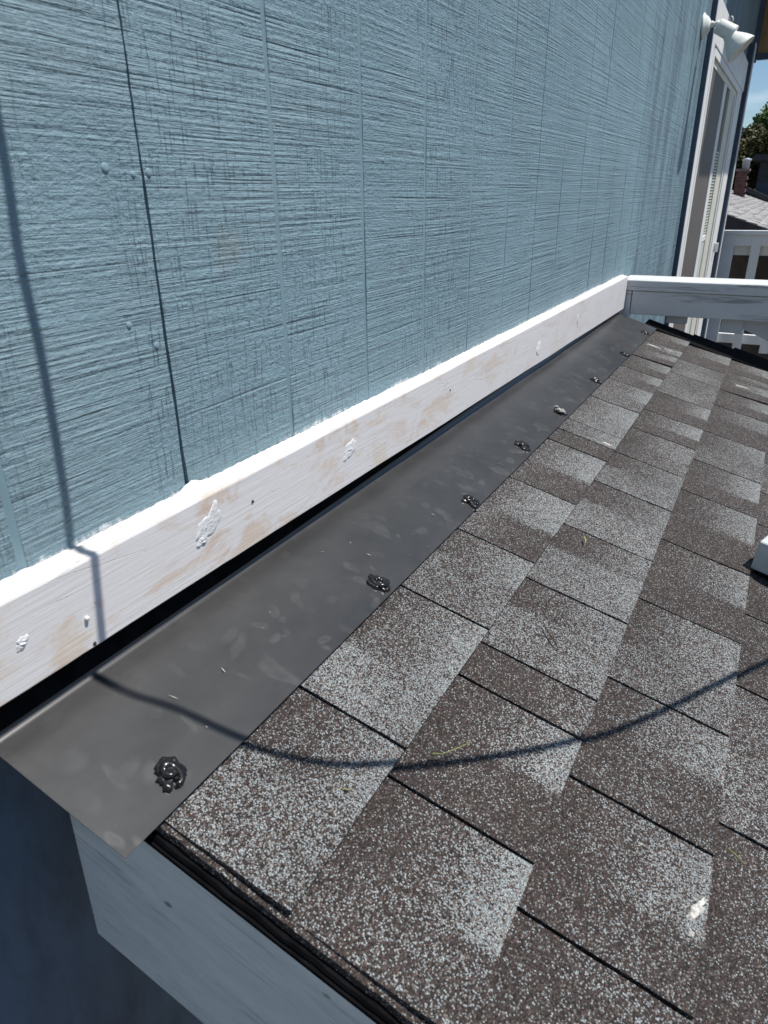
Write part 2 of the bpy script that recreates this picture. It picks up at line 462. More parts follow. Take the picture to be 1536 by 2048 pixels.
def tube(name, pts, rad, mat, parent=None, n=8, close=True):
    pts = [Vector(p) for p in pts]; vs = []; fs = []
    rr = rad if isinstance(rad, (list, tuple)) else [rad] * len(pts)
    up = Vector((0.13, 0.2, 1)).normalized()
    for i, p in enumerate(pts):
        d = (pts[min(i + 1, len(pts) - 1)] - pts[max(i - 1, 0)]).normalized()
        a = d.cross(up)
        if a.length < 1e-3: a = d.cross(Vector((1, 0, 0)))
        a.normalize(); b = d.cross(a)
        for j in range(n):
            t = 2 * math.pi * j / n
            vs.append(p + (a * math.cos(t) + b * math.sin(t)) * rr[i])
    for i in range(len(pts) - 1):
        for j in range(n):
            fs.append((i * n + j, i * n + (j + 1) % n, (i + 1) * n + (j + 1) % n, (i + 1) * n + j))
    if close:
        fs.append(tuple(range(n))[::-1]); fs.append(tuple(range((len(pts) - 1) * n, len(pts) * n)))
    return raw(name, vs, fs, mat, parent, True)
def lathe(name, prof, origin, axis, mat, parent=None, n=24):
    axis = Vector(axis).normalized(); a = axis.cross(Vector((0, 1, 0.01))).normalized(); b = axis.cross(a)
    vs = []; fs = []
    for t, r in prof:
        for j in range(n):
            q = 2 * math.pi * j / n
            vs.append(Vector(origin) + axis * t + (a * math.cos(q) + b * math.sin(q)) * r)
    for i in range(len(prof) - 1):
        for j in range(n):
            fs.append((i * n + j, i * n + (j + 1) % n, (i + 1) * n + (j + 1) % n, (i + 1) * n + j))
    return raw(name, vs, fs, mat, parent, True)
def nz(*p): return noise.noise(Vector(p))

# ---------------------------------------------------------------- ground
GZ = -3.4
g = raw('ground', [(-600, -600, GZ), (600, -600, GZ), (600, 900, GZ), (-600, 900, GZ)], [(0, 1, 2, 3)], M['ground'])
g['kind'] = 'structure'

# ---------------------------------------------------------------- blue wall
J0, PW, GS = 0.523, 1.2192, 0.2032
wall = thing('house_wall', 'tall house wall of blue painted rough-sawn plywood siding with vertical grooves', 'wall', (0, 1.5, GZ))
ZTOP = 2.7
def siding_panel(y0, y1, zb, zt, seed, gy):
    """grooved sheet, face at x=0, ragged ship-lap edges"""
    gap = 0.0011
    cols = [(y0 + gap, -0.010, 0), (y0 + gap, 0.0, 0)]
    for q in gy:
        cols += [(q - 0.0044, 0.0, 0), (q - 0.0038, -0.0011, 1), (q + 0.0038, -0.0011, 1), (q + 0.0044, 0.0, 0)]
    cols += [(y1 - gap, 0.0, 0), (y1 - gap, -0.010, 0)]
    zs = []
    z = zb
    while z < zt - 1e-4:
        zs.append(z)
        z += 0.012 if (z < 0.9 and y0 < 1.5) else 0.06
    zs.append(zt)
    n = len(cols); vs = []; fs = []; mi = []
    for z in zs:
        for i, (y, x, _) in enumerate(cols):
            j = 0.0
            if i < 2: j = (0.0026 * max(0, .15 - z) / .45 if abs(y0 - J0) < .01 else 0) + 0.0020 * nz(seed, z * 14.0, 0.3) + 0.0018 * abs(nz(seed, z * 75.0, 5.0))
            elif i >= n - 2: j = -0.0009 * nz(seed + 9, z * 38.0, 0.3) - 0.0010 * abs(nz(seed, z * 130.0, 2.0))
            else: j = 0.0005 * nz(seed, z * 20.0, i * 3.1)
            xx = x * max(0.15, 0.62 + 0.9 * nz(seed + int(y / GS), z * 6.0, 4.4)) if -0.005 < x < 0 else x
            vs.append((xx, y + j, z))
    for k in range(len(zs) - 1):
        for i in range(n - 1):
            fs.append((k * n + i, k * n + i + 1, (k + 1) * n + i + 1, (k + 1) * n + i))
            mi.append(1 if cols[i][2] and cols[i + 1][2] else 0)
    o = raw('siding_panel', vs, fs, [M['siding'], M['groove']], wall)
    for f, q in zip(o.data.polygons, mi): f.material_index = q
    return o
WEND = 7.30
DL, DR = 4.40, 6.80          # sliding door opening along the wall
bounds = [J0 - PW, J0, J0 + PW, J0 + 2 * PW]
for i in range(3):
    gy = [bounds[i] + GS * k for k in range(1, 6)]
    siding_panel(bounds[i], bounds[i + 1], -0.452, ZTOP, 11.0 * i + 1, gy)
b = bounds[3]
siding_panel(b, DL - 0.02, -1.75, ZTOP, 45.0, [b + GS * k for k in range(1, 7) if b + GS * k < DL - 0.05])
siding_panel(DL - 0.02, DR + 0.02, 0.86, ZTOP, 55.0, [b + GS * k for k in range(7, 18) if DL < b + GS * k < DR])
siding_panel(DR + 0.02, WEND, -1.75, ZTOP, 65.0, [b + GS * k for k in range(19, 22) if b + GS * k < WEND - 0.05])
box('wall_backing', (-0.16, J0 - PW, -0.45), (-0.0105, DL - 0.03, ZTOP - 0.01), M['felt'], wall)
box('wall_backing', (-0.16, DR + 0.03, -1.7), (-0.0105, WEND, ZTOP - 0.01), M['felt'], wall)
box('wall_backing', (-0.16, DL - 0.03, 0.87), (-0.0105, DR + 0.03, ZTOP - 0.01), M['felt'], wall)
box('wall_backing', (-0.16, b + 0.01, -1.7), (-0.0105, DL - 0.03, -0.46), M['felt'], wall)
box('lower_wall', (-0.20, J0 - PW - 0.4, GZ - 0.1), (-0.030, b, -0.456), M['lowwall'], wall)
box('lower_wall', (-0.20, b + 0.003, GZ - 0.1), (-0.030, WEND, -1.76), M['lowwall'], wall)
# painted-over nail heads and popped dimples
for u, v, r in ((210, 334, .0050), (266, 348, .0034), (297, 344, .0046), (258, 650, .0038), (313, 690, .0044), (766, 320, .0036)):
    p = px_x(u, v, 0.0)
    o = lathe('nail_head', [(-0.0015, r), (-0.0002, r * .95), (0.0006, r * 0.75), (0.0010, r * 0.4), (0.0011, 0.0002)], p, (1, 0, 0.15), M['groove'], wall, 14)
# corner board at the far end, shaded near side painted dark, lit front pale
box('corner_board', (-0.04, DR + 0.045, -1.75), (0.045, DR + 0.16, 1.00), M['darkblue'], wall, 0.003)
box('corner_lit_front', (0.0455, DR + 0.06, -1.75), (0.052, DR + 0.15, 1.00), M['white'], wall, 0.001)

# ---------------------------------------------------------------- white trim board with caulk
trim = thing('trim_board', 'white painted trim board with bare sanded patches along foot of blue wall', 'trim board', (0.013, 0.14, -0.4))
TY0, TY1, TX, TT = 0.10, 2.896, 0.026, -0.2985
def trim_bot(y): return -0.3885 - 0.0115 * (y - 0.25) - 0.004 * math.exp(-y) * 0 + 0.0010 * nz(y * 3.0, 1.0, 2.0)
vs = []; fs = []; N = 140
for i in range(N + 1):
    y = TY0 + (TY1 - TY0) * i / N
    zb = trim_bot(y) + 0.0005 * nz(y * 60, 4, 1)
    zt = TT + 0.0012 * nz(y * 4, 0, 0)
    f = TX + 0.0007 * nz(y * 5, 3, 3)
    vs += [(0.0065, y, zb), (f - 0.002, y, zb), (f, y, zb + 0.002), (f, y, zt - 0.0028), (f - 0.0008, y, zt - 0.0008), (f - 0.0028, y, zt), (0.0012, y, zt)]
for i in range(N):
    for j in range(7):
        a, c = i * 7 + j, i * 7 + (j + 1) % 7
        fs.append((a, c, c + 7, a + 7))
fs += [tuple(range(7)), tuple(range(N * 7, N * 7 + 7))[::-1]]
bm = bmesh.new()
me = bpy.data.meshes.new('t'); me.from_pydata(vs, [], fs); bm.from_mesh(me)
from_bm('board', bm, M['trim'], trim)
# caulk: ragged bead smeared on the wall and over the top edge
vs = []; fs = []
N = 720
for i in range(N + 1):
    y = TY0 + (TY1 - TY0) * i / N
    big = 0.5 + 0.5 * nz(y * 7.0, 2.2, 0)
    h = 0.0015 + 0.0035 * big + 0.0030 * abs(nz(y * 55.0, 1.0, 4.0)) + 0.002 * abs(nz(y * 190.0, 3.0, 1.0))
    if abs(y - 0.532) < 0.02: h += 0.008 * (1 - abs(y - 0.532) / 0.02)
    l = 0.0005 * nz(y * 90, 8, 8)
    zt = TT + 0.0012 * nz(y * 4, 0, 0)
    vs += [(0.0003, y, zt + h), (0.0022 + l, y, zt + h * 0.90), (0.0026 + l, y, zt + h * 0.55), (0.0065 + l, y, zt + 0.0045 + l), (0.013, y, zt + 0.0014), (0.0235, y, zt + 0.0004)]
for i in range(N):
    for j in range(5):
        a = i * 6 + j
        fs.append((a, a + 6, a + 7, a + 1))
raw('caulk_bead', vs, fs, M['caulk'], trim, True)
# knifed-on filler patches and nail marks on the trim face
def patch(u, v, rx, rz, ang, seed, hgt=0.0026, mat='trimfill', name='filler_patch'):
    c = px_x(u, v, TX)
    nr, ns = 9, 26; vs = []; fs = []; rx *= .82; rz *= .82
    for i in range(nr + 1):
        t = i / nr
        for j in range(ns):
            q = 2 * math.pi * j / ns
            o = 1 + 0.45 * nz(math.cos(q) * 1.7 + seed, math.sin(q) * 1.7, seed) + 0.45 * nz(math.cos(q) * 7 + seed, math.sin(q) * 7, seed)
            yy, zz = math.cos(q) * rx * t * o, math.sin(q) * rz * t * o
            y2, z2 = yy * math.cos(ang) - zz * math.sin(ang), yy * math.sin(ang) + zz * math.cos(ang)
            hh = hgt * (1 - t ** 3) * (0.12 + 1.1 * abs(nz((yy - zz) * 120 + seed, (yy + zz) * 420, seed)))
            if i == nr: hh = -0.001
            vs.append((TX + 0.0006 + hh, c.y + y2, c.z + z2))
    for i in range(nr):
        for j in range(ns):
            fs.append((i * ns + j, i * ns + (j + 1) % ns, (i + 1) * ns + (j + 1) % ns, (i + 1) * ns + j))
    return raw(name, vs, fs, M[mat], trim, True)
patch(418, 1046, 0.030, 0.016, 0.62, 3.1, 0.0017)
patch(405, 1080, 0.010, 0.007, 0.5, 4.7, 0.0020)
patch(44, 1286, 0.009, 0.007, 0.4, 5.3, 0.0022)
patch(700, 898, 0.024, 0.013, 0.5, 6.1, 0.0016)
patch(1077, 697, 0.022, 0.015, 1.2, 7.7, 0.0017)
patch(1156, 640, 0.012, 0.022, 0.0, 8.9, 0.0022)
for u, v in ((172, 1236),):
    p = px_x(u, v, TX)
    lathe('nail_head', [(0, 0.0022), (0.003, 0.0022), (0.0035, 0.0018), (0.0036, 0.0001)], p, (1, 0, 0), M['caulk'], trim, 12)
for u, v in ((189, 1287), (505, 1003), (900, 780)):
    p = px_x(u, v, TX)
    lathe('nail_hole', [(0.0003, 0.0022), (0.0012, 0.0016), (0.0012, 0.0001)], p, (1, 0, 0), M['twig'], trim, 10)

# ---------------------------------------------------------------- flashing
FX = 0.1628
fl = thing('metal_flashing', 'long dark charcoal sheet metal flashing between white trim and shingles', 'flashing', (0.09, 0.243, -0.46))
FY0, FY1 = 0.243, 2.845
prof_n = 26
def flash_profile(y):
    """(x,z) from the top of the upstand to the outer edge"""
    r = 0.0065 + 0.010 * min(1.0, max(0.0, (y - 0.6) / 1.0))
    leg = 0.0095 - 0.002 * min(1.0, max(0.0, (y - 0.45) / 1.0))
    pts = [(leg, -0.365), (leg, -0.395)]
    off = 0.0075
    fs_ = lambda x: roofz(x) + off
    # soft bend
    zc = fs_(leg + r) + r * 0.72
    x1, z1 = leg + r * 1.05, fs_(leg + r * 1.05)
    for i in range(9):
        t = i / 8
        # quadratic bend from the leg to the slope
        px, pz = leg, fs_(leg)
        ax, az = leg, fs_(leg) + r
        bx, bz = x1, z1
        pts.append(((1 - t) ** 2 * ax + 2 * t * (1 - t) * px + t * t * bx, (1 - t) ** 2 * az + 2 * t * (1 - t) * pz + t * t * bz))
    for i in range(1, 14):
        t = i / 13
        x = x1 + (FX - x1) * t
        wv = 0.0016 * math.sin(math.pi * t) * (0.6 + nz(y * 1.7, 0.4, 9.0)) - 0.0022 * t
        pts.append((x, fs_(x) + wv + 0.0004 * nz(y * 7, t * 3, 2)))
    return pts
vs = []; fs = []; NY = 130
P0 = len(flash_profile(1.0))
for i in range(NY + 1):
    y = FY0 + (FY1 - FY0) * i / NY
    for x, z in flash_profile(y): vs.append((x, y, z))
for i in range(NY):
    for j in range(P0 - 1):
        a = i * P0 + j
        fs.append((a, a + 1, a + P0 + 1, a + P0))
o = raw('sheet', vs, fs, [M['flash'], M['drip']], fl, True)
for i, f in enumerate(o.data.polygons):
    if i % (P0 - 1) < 3: f.material_index = 1  # upstand blackened: shade under the trim put into its colour
md = o.modifiers.new('thickness', 'SOLIDIFY'); md.thickness = 0.0007; md.offset = -1
es = o.modifiers.new('crisp', 'EDGE_SPLIT'); es.split_angle = math.radians(40)
# bent-down lip at the far end
e0 = flash_profile(FY1)
vs = []; fs = []
for k, (dy, dz) in enumerate(((0.0008, 0.0), (0.012, -0.004), (0.02, -0.03))):
    for x, z in e0[10:]: vs.append((x, FY1 + dy, z + dz))
q = len(e0[10:])
for k in range(2):
    for j in range(q - 1):
        a = k * q + j; fs.append((a, a + 1, a + q + 1, a + q))
raw('end_lip', vs, fs, M['flash'], fl, True)
def dab(u, v, R, seed, white=False):
    c = px_roof(u, v, 0.008)
    t1 = Vector((1, 0, SL)).normalized(); t2 = Vector((0, 1, 0))
    nr, ns = 16, 40; vs = []; fs = []
    for i in range(nr + 1):
        t = i / nr
        for j in range(ns):
            q = 2 * math.pi * j / ns
            o = 0.9 + 0.62 * nz(math.cos(q) * 1.3 + seed, math.sin(q) * 1.3, seed * 2) + 0.22 * nz(math.cos(q) * 6, math.sin(q) * 6, seed)
            a, b_ = math.cos(q) * R * t * o, math.sin(q) * R * t * o * 0.85
            sw = nz(a / R * 2.6 + seed, b_ / R * 2.6, seed * 1.3)
            rd = 1 - abs(nz(a / R * 1.9 + seed * 3, b_ / R * 1.9 + 4, 1.0)) * 2.4
            h = R * (0.26 * math.sqrt(max(0.0, 1 - t * t))) * (0.5 + 0.4 * max(0.0, rd) + 0.5 * sw)
            if i == nr: h = -0.002
            vs.append(c + t1 * a + t2 * b_ + RN * max(h, -0.002))
    for i in range(nr):
        for j in range(ns):
            fs.append((i * ns + j, i * ns + (j + 1) % ns, (i + 1) * ns + (j + 1) % ns, (i + 1) * ns + j))
    d = raw('sealant_dab', vs, fs, M['tar'], fl, True)
    rq = random.Random(int(seed * 100)); pts = []; rad = []
    turns = rq.uniform(0.9, 1.6); ph = rq.uniform(0, 6.28); nn = 34
    for i in range(nn + 1):
        t = i / nn
        rr_ = R * (0.62 - 0.5 * t) * (1 + 0.5 * nz(t * 4, seed, 2.0))
        q = ph + turns * 6.28 * t
        pts.append(c + t1 * (math.cos(q) * rr_ * 1.1 + 0.2 * R * nz(t * 3, seed, 7)) + t2 * math.sin(q) * rr_ * 0.8 + RN * (R * (0.06 + 0.12 * t) + 0.10 * R * nz(t * 7, seed, 5)))
        rad.append(R * (0.13 + 0.10 * math.sin(math.pi * min(1, t * 1.15)) + 0.06 * nz(t * 9, seed, 1)) * (1 if t < .9 else max(.15, (1 - t) * 10)))
    tube('sealant_swirl', pts, rad, M['tar'], d, 9)
    if white:
        for k in range(4):
            x0 = c + t1 * random.uniform(-1.2, 0.6) * R + t2 * random.uniform(-.9, .9) * R + RN * 0.004
            tube('paint_smear', [x0, x0 + t1 * R * 0.5 + RN * 0.004, x0 + t1 * R * 1.0 + t2 * 0.004], [0.001, 0.0028, 0.0008], M['chip'], d, 6)
for i, (u, v, R, wh) in enumerate(((342, 1548, .0185, 0), (758, 1166, .0185, 0), (941, 1002, .0175, 0), (1046, 890, .0185, 0), (1120, 823, .0185, 1), (1192, 761, .0165, 0), (1249, 708, .0165, 0), (1290, 665, .0165, 0))):
    dab(u, v, R, 1.7 + i * 2.31, wh)
rs = random.Random(5)
for i in range(46):          # flecks and scratches of white paint
    y = rs.uniform(0.3, 2.75); x = rs.uniform(0.05, 0.155)
    c = roof_pt(x, y, 0.0088)
    a = rs.uniform(-0.5, 0.9); ln = rs.choice((.0007, .001, .0012, .0015, .004, .006)); wd = rs.uniform(.0003, .0006)
    d = Vector((math.cos(a), math.sin(a), SL * math.cos(a))) * ln; s_ = Vector((-math.sin(a), math.cos(a), -SL * math.sin(a) * -1)) * wd
    raw('paint_fleck', [c - d, c + s_ * .9, c + d, c - s_], [(0, 1, 2, 3)], M['chip'], fl)

# ---------------------------------------------------------------- shingle roof
roof = thing('shingle_roof', 'low lean-to roof of mottled grey-brown asphalt shingles against the blue wall', 'roof', (0.6, 1.5, -0.62))
ROWX = [0.118, 0.2861, 0.4342, 0.5829, 0.7320, 0.8810, 1.0300, 1.1790]
K = 1.17
ROWS = [
    [.418, .623, .792, 1.003, 1.217, 1.284, 1.355, 1.546, 1.728, 1.876, 2.022, 2.131, 2.25, 2.425],
    [.390, .544, .607, .766, .944, 1.135, 1.299, 1.467, 1.613, 1.787, 2.013, 2.188, 2.41],
    [.354, .501, .663, .848, 1.041, 1.264, 1.438, 1.64, 1.872, 2.034, 2.172, 2.268, 2.43],
    [.33, .549, .769, .94, 1.10, 1.259, 1.419, 1.592, 1.78, 1.97, 2.13, 2.30, 2.45],
]
for r in range(3):
    rr = random.Random(90 + r); y = .30 + .05 * r; L_ = []
    while y < 2.3:
        L_.append(y); y += rr.uniform(.13, .23)
    ROWS.append(L_ + [2.45])
# pale-granule share per tab: near (up, mid, down slope) then far (up, mid, down)
BL = {
    (0, 0): (.62, .62, .66, .22, .42, .9), (0, 1): (.82, .75, .80, .28, .50, .95), (0, 2): (.62, .52, .62, .30, .50, .92),
    (0, 3): (.50, .22, .16, .32, .72, .92), (0, 4): (.32, .2, .12, .35, .6, .95), (0, 5): (.2, .15, .12, .25, .15, .12),
    (0, 6): (.5, .55, .85, .5, .6, .95), (0, 7): (.55, .65, .8, .4, .65, .9), (0, 8): (.45, .5, .5, .4, .5, .95), (0, 9): (.35, .3, .3, .4, .35, .95),
    (1, 0): (.40, .38, .40, .08, .36, 1.0), (1, 1): (.10, .18, .12, .10, .40, .92), (1, 2): (.08, .10, .55, .10, .12, .5),
    (1, 3): (.62, .55, .70, .10, .45, .88), (1, 4): (.66, .68, .78, .06, .35, .68), (1, 5): (.70, .62, .72, .08, .35, .72),
    (1, 6): (.62, .62, .75, .08, .4, .75), (1, 7): (.15, .4, .5, .15, .5, .7), (1, 8): (.12, .25, .15, .12, .5, .95), (1, 9): (.12, .15, .15, .15, .2, .9),
    (2, 0): (.25, .38, .45, .15, .3, .5), (2, 1): (.12, .3, .28, .08, .45, .85), (2, 2): (.12, .32, .22, .08, .48, .80),
    (2, 3): (.52, .58, .6, .10, .58, .75), (2, 4): (.14, .14, .10, .12, .30, .88), (2, 5): (.14, .10, .10, .08, .35, .92),
    (2, 6): (.14, .14, .12, .08, .38, .95), (2, 7): (.4, .55, .6, .15, .5, .85),
}
def interp3(u, m_, d, t):
    return u + (m_ - u) * t / 0.45 if t < 0.45 else m_ + (d - m_) * (t - 0.45) / 0.55
def shingle(r, k, y0, y1, xt, xb):
    rr = random.Random(r * 100 + k)
    bl = BL.get((r, k))
    if bl is None:
        if rr.random() < .6: bl = (.15, .2, .15, .12, rr.uniform(.3, .55), rr.uniform(.7, .95))
        else: bl = tuple(rr.uniform(.35, .75) for _ in range(6))
    g = 0.0021
    sp = rr.uniform(.38, .58)
    ys = [0, sp - .035, sp + .035, 1]
    nx = 8
    lift = rr.uniform(0, .0012)
    if (r, k) in ((0, 11), (2, 10)): lift = .006
    nv = []; bv = []
    for i in range(nx + 1):
        t = i / nx
        x = xt + (xb - xt) * t
        for j, s in enumerate(ys):
            y = y0 + g + (y1 - y0 - 2 * g) * s
            dx = 0
            if j in (0, 3): y += (0.0007 * nz(x * 160, r * 3 + k, j) + 0.0008 * nz(x * 25, r + k * 5.0, j))
            if i == nx: dx = 0.0010 * nz(y * 60, r * 2.0, 7)
            off = -0.0035 + 0.0085 * t + lift * t + 0.0008 * nz(x * 9, y * 9, r)
            p = roof_pt(x + dx, y, off)
            nv.append(p)
            vis = max(0.0, (t - (0.25 if r == 0 else 0.07)) / (0.75 if r == 0 else .93))
            a = interp3(*bl[:3], vis); c_ = interp3(*bl[3:], vis)
            bv.append(a if j < 2 else c_)
    m_ = len(ys); fs = []
    for i in range(nx):
        for j in range(m_ - 1):
            a = i * m_ + j; fs.append((a, a + m_, a + m_ + 1, a + 1))
    base = len(nv)
    # skirt: side and butt thickness
    ring = [i * m_ for i in range(nx + 1)] + [nx * m_ + j for j in range(1, m_)] + [i * m_ + m_ - 1 for i in range(nx - 1, -1, -1)]
    th = 0.0048 + lift
    for q in ring:
        nv.append(nv[q] - RN * th); bv.append(0.0)
    for a in range(len(ring) - 1):
        fs.append((ring[a + 1], ring[a], base + a, base + a + 1))
    o = raw('shingle', nv, fs, M['shingle'], roof)
    at = o.data.attributes.new('blend', 'FLOAT', 'POINT')
    for i, q in enumerate(bv): at.data[i].value = q
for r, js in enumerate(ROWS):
    start = .2865 + .004 * (r % 2) - (.004 if r else 0)
    ysr = [start] + [j * K for j in js]
    for k in range(len(ysr) - 1):
        shingle(r, k, ysr[k], ysr[k + 1], ROWX[r] - (0.010 if r else 0), ROWX[r + 1])
    # starter course peeping out along the near rake
    xa, xb = ROWX[r], ROWX[r + 1]
    nv = []; N = 14
    for i in range(N + 1):
        x = xa + (xb - xa) * i / N
        e = .2825 + .0016 * nz(x * 55, r, 3) + .0012 * nz(x * 200, r, 9)
        for y, o_ in ((e, -.011), (e + .0005, -.0035), (.302, -.0035)): nv.append(roof_pt(x, y, o_))
    fs = [(i * 3 + j, i * 3 + j + 1, i * 3 + j + 4, i * 3 + j + 3) for i in range(N) for j in range(2)]
    o = raw('starter_strip', nv, fs, M['shingle'], roof)
    at = o.data.attributes.new('blend', 'FLOAT', 'POINT')
    for i in range(len(nv)): at.data[i].value = .22
    # black strips past the last shingles paint the railing's shadow, stepped by course
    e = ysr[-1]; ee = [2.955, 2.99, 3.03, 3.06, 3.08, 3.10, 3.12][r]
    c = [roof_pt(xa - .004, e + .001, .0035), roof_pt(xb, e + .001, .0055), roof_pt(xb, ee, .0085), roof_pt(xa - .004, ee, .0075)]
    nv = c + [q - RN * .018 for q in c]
    raw('rake_shadow_strip', nv, [(0, 1, 2, 3), (4, 7, 6, 5), (0, 4, 5, 1), (1, 5, 6, 2), (2, 6, 7, 3), (3, 7, 4, 0)], M['felt'], roof)
# deck sheet below
def slab(name, x0, x1, y0, y1, o0, o1, mat):
    c = [roof_pt(x0, y0, o1), roof_pt(x1, y0, o1), roof_pt(x1, y1, o1), roof_pt(x0, y1, o1)]
    nv = c + [roof_pt(p.x, p.y, 0) for p in ()]
    nv = c + [roof_pt(x0, y0, o0), roof_pt(x1, y0, o0), roof_pt(x1, y1, o0), roof_pt(x0, y1, o0)]
    return raw(name, nv, [(0, 1, 2, 3), (7, 6, 5, 4), (0, 4, 5, 1), (1, 5, 6, 2), (2, 6, 7, 3), (3, 7, 4, 0)], mat, roof)
slab('roof_deck', 0.004, 1.176, .283, 2.86, -.024, -.0125, M['felt'])
# black drip edge: rough dark band under the near shingle edge
nv = []; fs = []; N = 120
for i in range(N + 1):
    x = 0.045 + (1.176 - 0.045) * i / N
    q = .0016 * nz(x * 40, 1, 1) + .0012 * nz(x * 140, 2, 5)
    for y, o_ in ((.284, -.0125), (.2790 + q, -.0128 + q * .5), (.2775 + q * .6, -.016), (.2785, -.0180), (.2752, -.0190), (.2752, -.0232), (.2772, -.0232)): nv.append(roof_pt(x, y, o_))
for i in range(N):
    for j in range(6):
        a = i * 7 + j; fs.append((a, a + 1, a + 8, a + 7))
raw('drip_edge', nv, fs, M['drip'], roof)
# near rake fascia (sloping board, square-cut near the wall) and its twin at the far end
def rake_board(name, ya, yb, mat):
    xa, xb = 0.036, 1.17
    tz = lambda x: roofz(x) - .0225
    poly = [(xa, -.697), (xb, tz(xb) - .225), (xb, tz(xb)), (xa + .010, tz(xa + .010))]
    return prism(name, poly, ya, yb, 'y', mat, roof)
rake_board('rake_fascia', .2770, .312, M['fascia'])
rake_board('rake_fascia', 2.80, 2.838, M['fascia'])
box('eave_fascia', (1.1705, .2695, roofz(1.17) - .16), (1.205, 2.838, roofz(1.17) - .028), M['fascia'], roof, .002)
for y in (.35, 2.70):
    box('support_post', (1.06, y, GZ), (1.15, y + .09, roofz(1.06) - .06), M['fascia'], roof, .003)

# litter lying on the shingles
def litter(name, pts, rad, mat, label, cat):
    P_ = [px_roof(u, v, h) for u, v, h in pts]
    c = P_[0]
    t = tube(name, P_, rad, M[mat], None, 6)
    tag(t, label, cat)
    return t
litter('grass_stem', [(862, 1510, .006), (868, 1508, .009), (885, 1508, .008), (905, 1500, .009), (925, 1492, .010), (942, 1484, .008)], [.0012, .0014, .0006, .0005, .0004, .0003], 'grassblade', 'long yellow-green plant stem lying beside the curved cord shadow', 'stem')
litter('grass_stem', [(682, 1577, .006), (690, 1578, .007), (705, 1581, .006)], [.0004, .0008, .0004], 'grassblade', 'tiny yellow-green stem on pale shingle below the cord shadow', 'stem')
litter('grass_stem', [(1449, 1691, .006), (1470, 1708, .007), (1490, 1728, .006)], [.0003, .0006, .0003], 'grassblade', 'thin green stem on dark shingle near right edge of roof', 'stem')
litter('twig', [(1087, 1246, .006), (1093, 1258, .008), (1104, 1274, .009), (1112, 1288, .009), (1116, 1298, .006)], [.0006, .0009, .0010, .0010, .0005], 'twig', 'short dark bent twig lying on pale shingle in mid roof', 'twig')
litter('wood_splinter', [(1168, 1072, .006), (1171, 1080, .008), (1170, 1088, .006)], [.0008, .0016, .0008], 'grassblade', 'small yellowish splinter on dark shingle above the twig', 'splinter')
def splat(u, v, ru, rv, ang, seed, h=.0022, name='paint_splat'):
    c = px_roof(u, v, .0055)
    t1 = Vector((1, 0, SL)).normalized(); t2 = Vector((0, 1, 0))
    nr, ns = 6, 30; vs = []; fs = []
    for i in range(nr + 1):
        t = i / nr
        for j in range(ns):
            q = 2 * math.pi * j / ns
            o = 1 + 0.7 * nz(math.cos(q) * 2.4 + seed, math.sin(q) * 2.4, seed) + .4 * nz(math.cos(q) * 9, math.sin(q) * 9, seed)
            a, b_ = math.cos(q) * ru * t * o, math.sin(q) * rv * t * o
            a, b_ = a * math.cos(ang) - b_ * math.sin(ang), a * math.sin(ang) + b_ * math.cos(ang)
            hh = h * (1 - t * t) * (.5 + .9 * nz(a * 420, b_ * 420, seed))
            if i == nr: hh = -.0035
            vs.append(c + t1 * a + t2 * b_ + RN * hh)
    for i in range(nr):
        for j in range(ns):
            fs.append((i * ns + j, i * ns + (j + 1) % ns, (i + 1) * ns + (j + 1) % ns, (i + 1) * ns + j))
    return raw(name, vs, fs, M['chip'], roof, True)
splat(1396, 1818, .0045, .017, -.35, 2.2)
splat(1383, 1868, .003, .004, .2, 5.2)
splat(1215, 888, .012, .004, .1, 7.7)
splat(1309, 692, .020, .003, .1, 3.3, .001)
splat(1487, 774, .022, .003, .1, 6.3, .001)
splat(1338, 700, .014, .003, .1, 8.3, .001)

# ---------------------------------------------------------------- pale box on the roof at the right edge
bx0 = px_roof(1499, 1137, .003)
gb = thing('junction_box', 'pale grey plastic box sitting on the shingles at right edge', 'box', bx0)
rot = Matrix.Rotation(.10, 4, 'Y') @ Matrix.Rotation(-.30, 4, 'Z')
bm = bmesh.new(); add_box(bm, (0, 0, .000), (.11, .085, .056), .005, seg=3)
bmesh.ops.transform(bm, matrix=Matrix.Translation(bx0) @ rot, verts=bm.verts)
from_bm('housing', bm, M['plastic'], gb, False)
bm = bmesh.new(); add_box(bm, (.026, -.006, .014), (.10, .0005, .050), .004, seg=2)
bmesh.ops.transform(bm, matrix=Matrix.Translation(bx0) @ rot, verts=bm.verts)
from_bm('front_plate', bm, M['lamp'], gb)
bm = bmesh.new(); add_box(bm, (.006, .006, -.03), (.104, .080, .0018))
bmesh.ops.transform(bm, matrix=Matrix.Translation(bx0) @ rot, verts=bm.verts)
from_bm('foot_pad', bm, M['felt'], gb)

# ---------------------------------------------------------------- near railing across the roof end
rail = thing('deck_railing', 'white railing with broad flat cap crossing just beyond roof end', 'railing', (0.8, 2.95, -0.5))
box('cap_rail', (0.0015, 2.900, -0.351), (1.75, 3.085, -0.3125), M['white'], rail, .004, 2)
box('rail_board', (0.048, 2.906, -0.4385), (1.74, 2.943, -0.3525), M['white'], rail, .002)
box('end_block', (0.0020, 2.903, -0.452), (0.0455, 2.944, -0.3525), M['white'], rail, .002)
for x in (.178, .372, .566, .76, .954, 1.148, 1.342, 1.536):
    box('slat', (x, 2.9445, -.492 if x > .3 else -.470), (x + .077, 2.963, -.353), M['white'], rail, .003)
prism('brace_board', [(.36, -.440), (1.74, -.440), (1.74, -.83), (1.30, -.83)], 2.964, 3.0, 'y', M['white'], rail)
box('rail_post', (1.66, 2.966, GZ), (1.75, 3.056, -.352), M['white'], rail, .003)

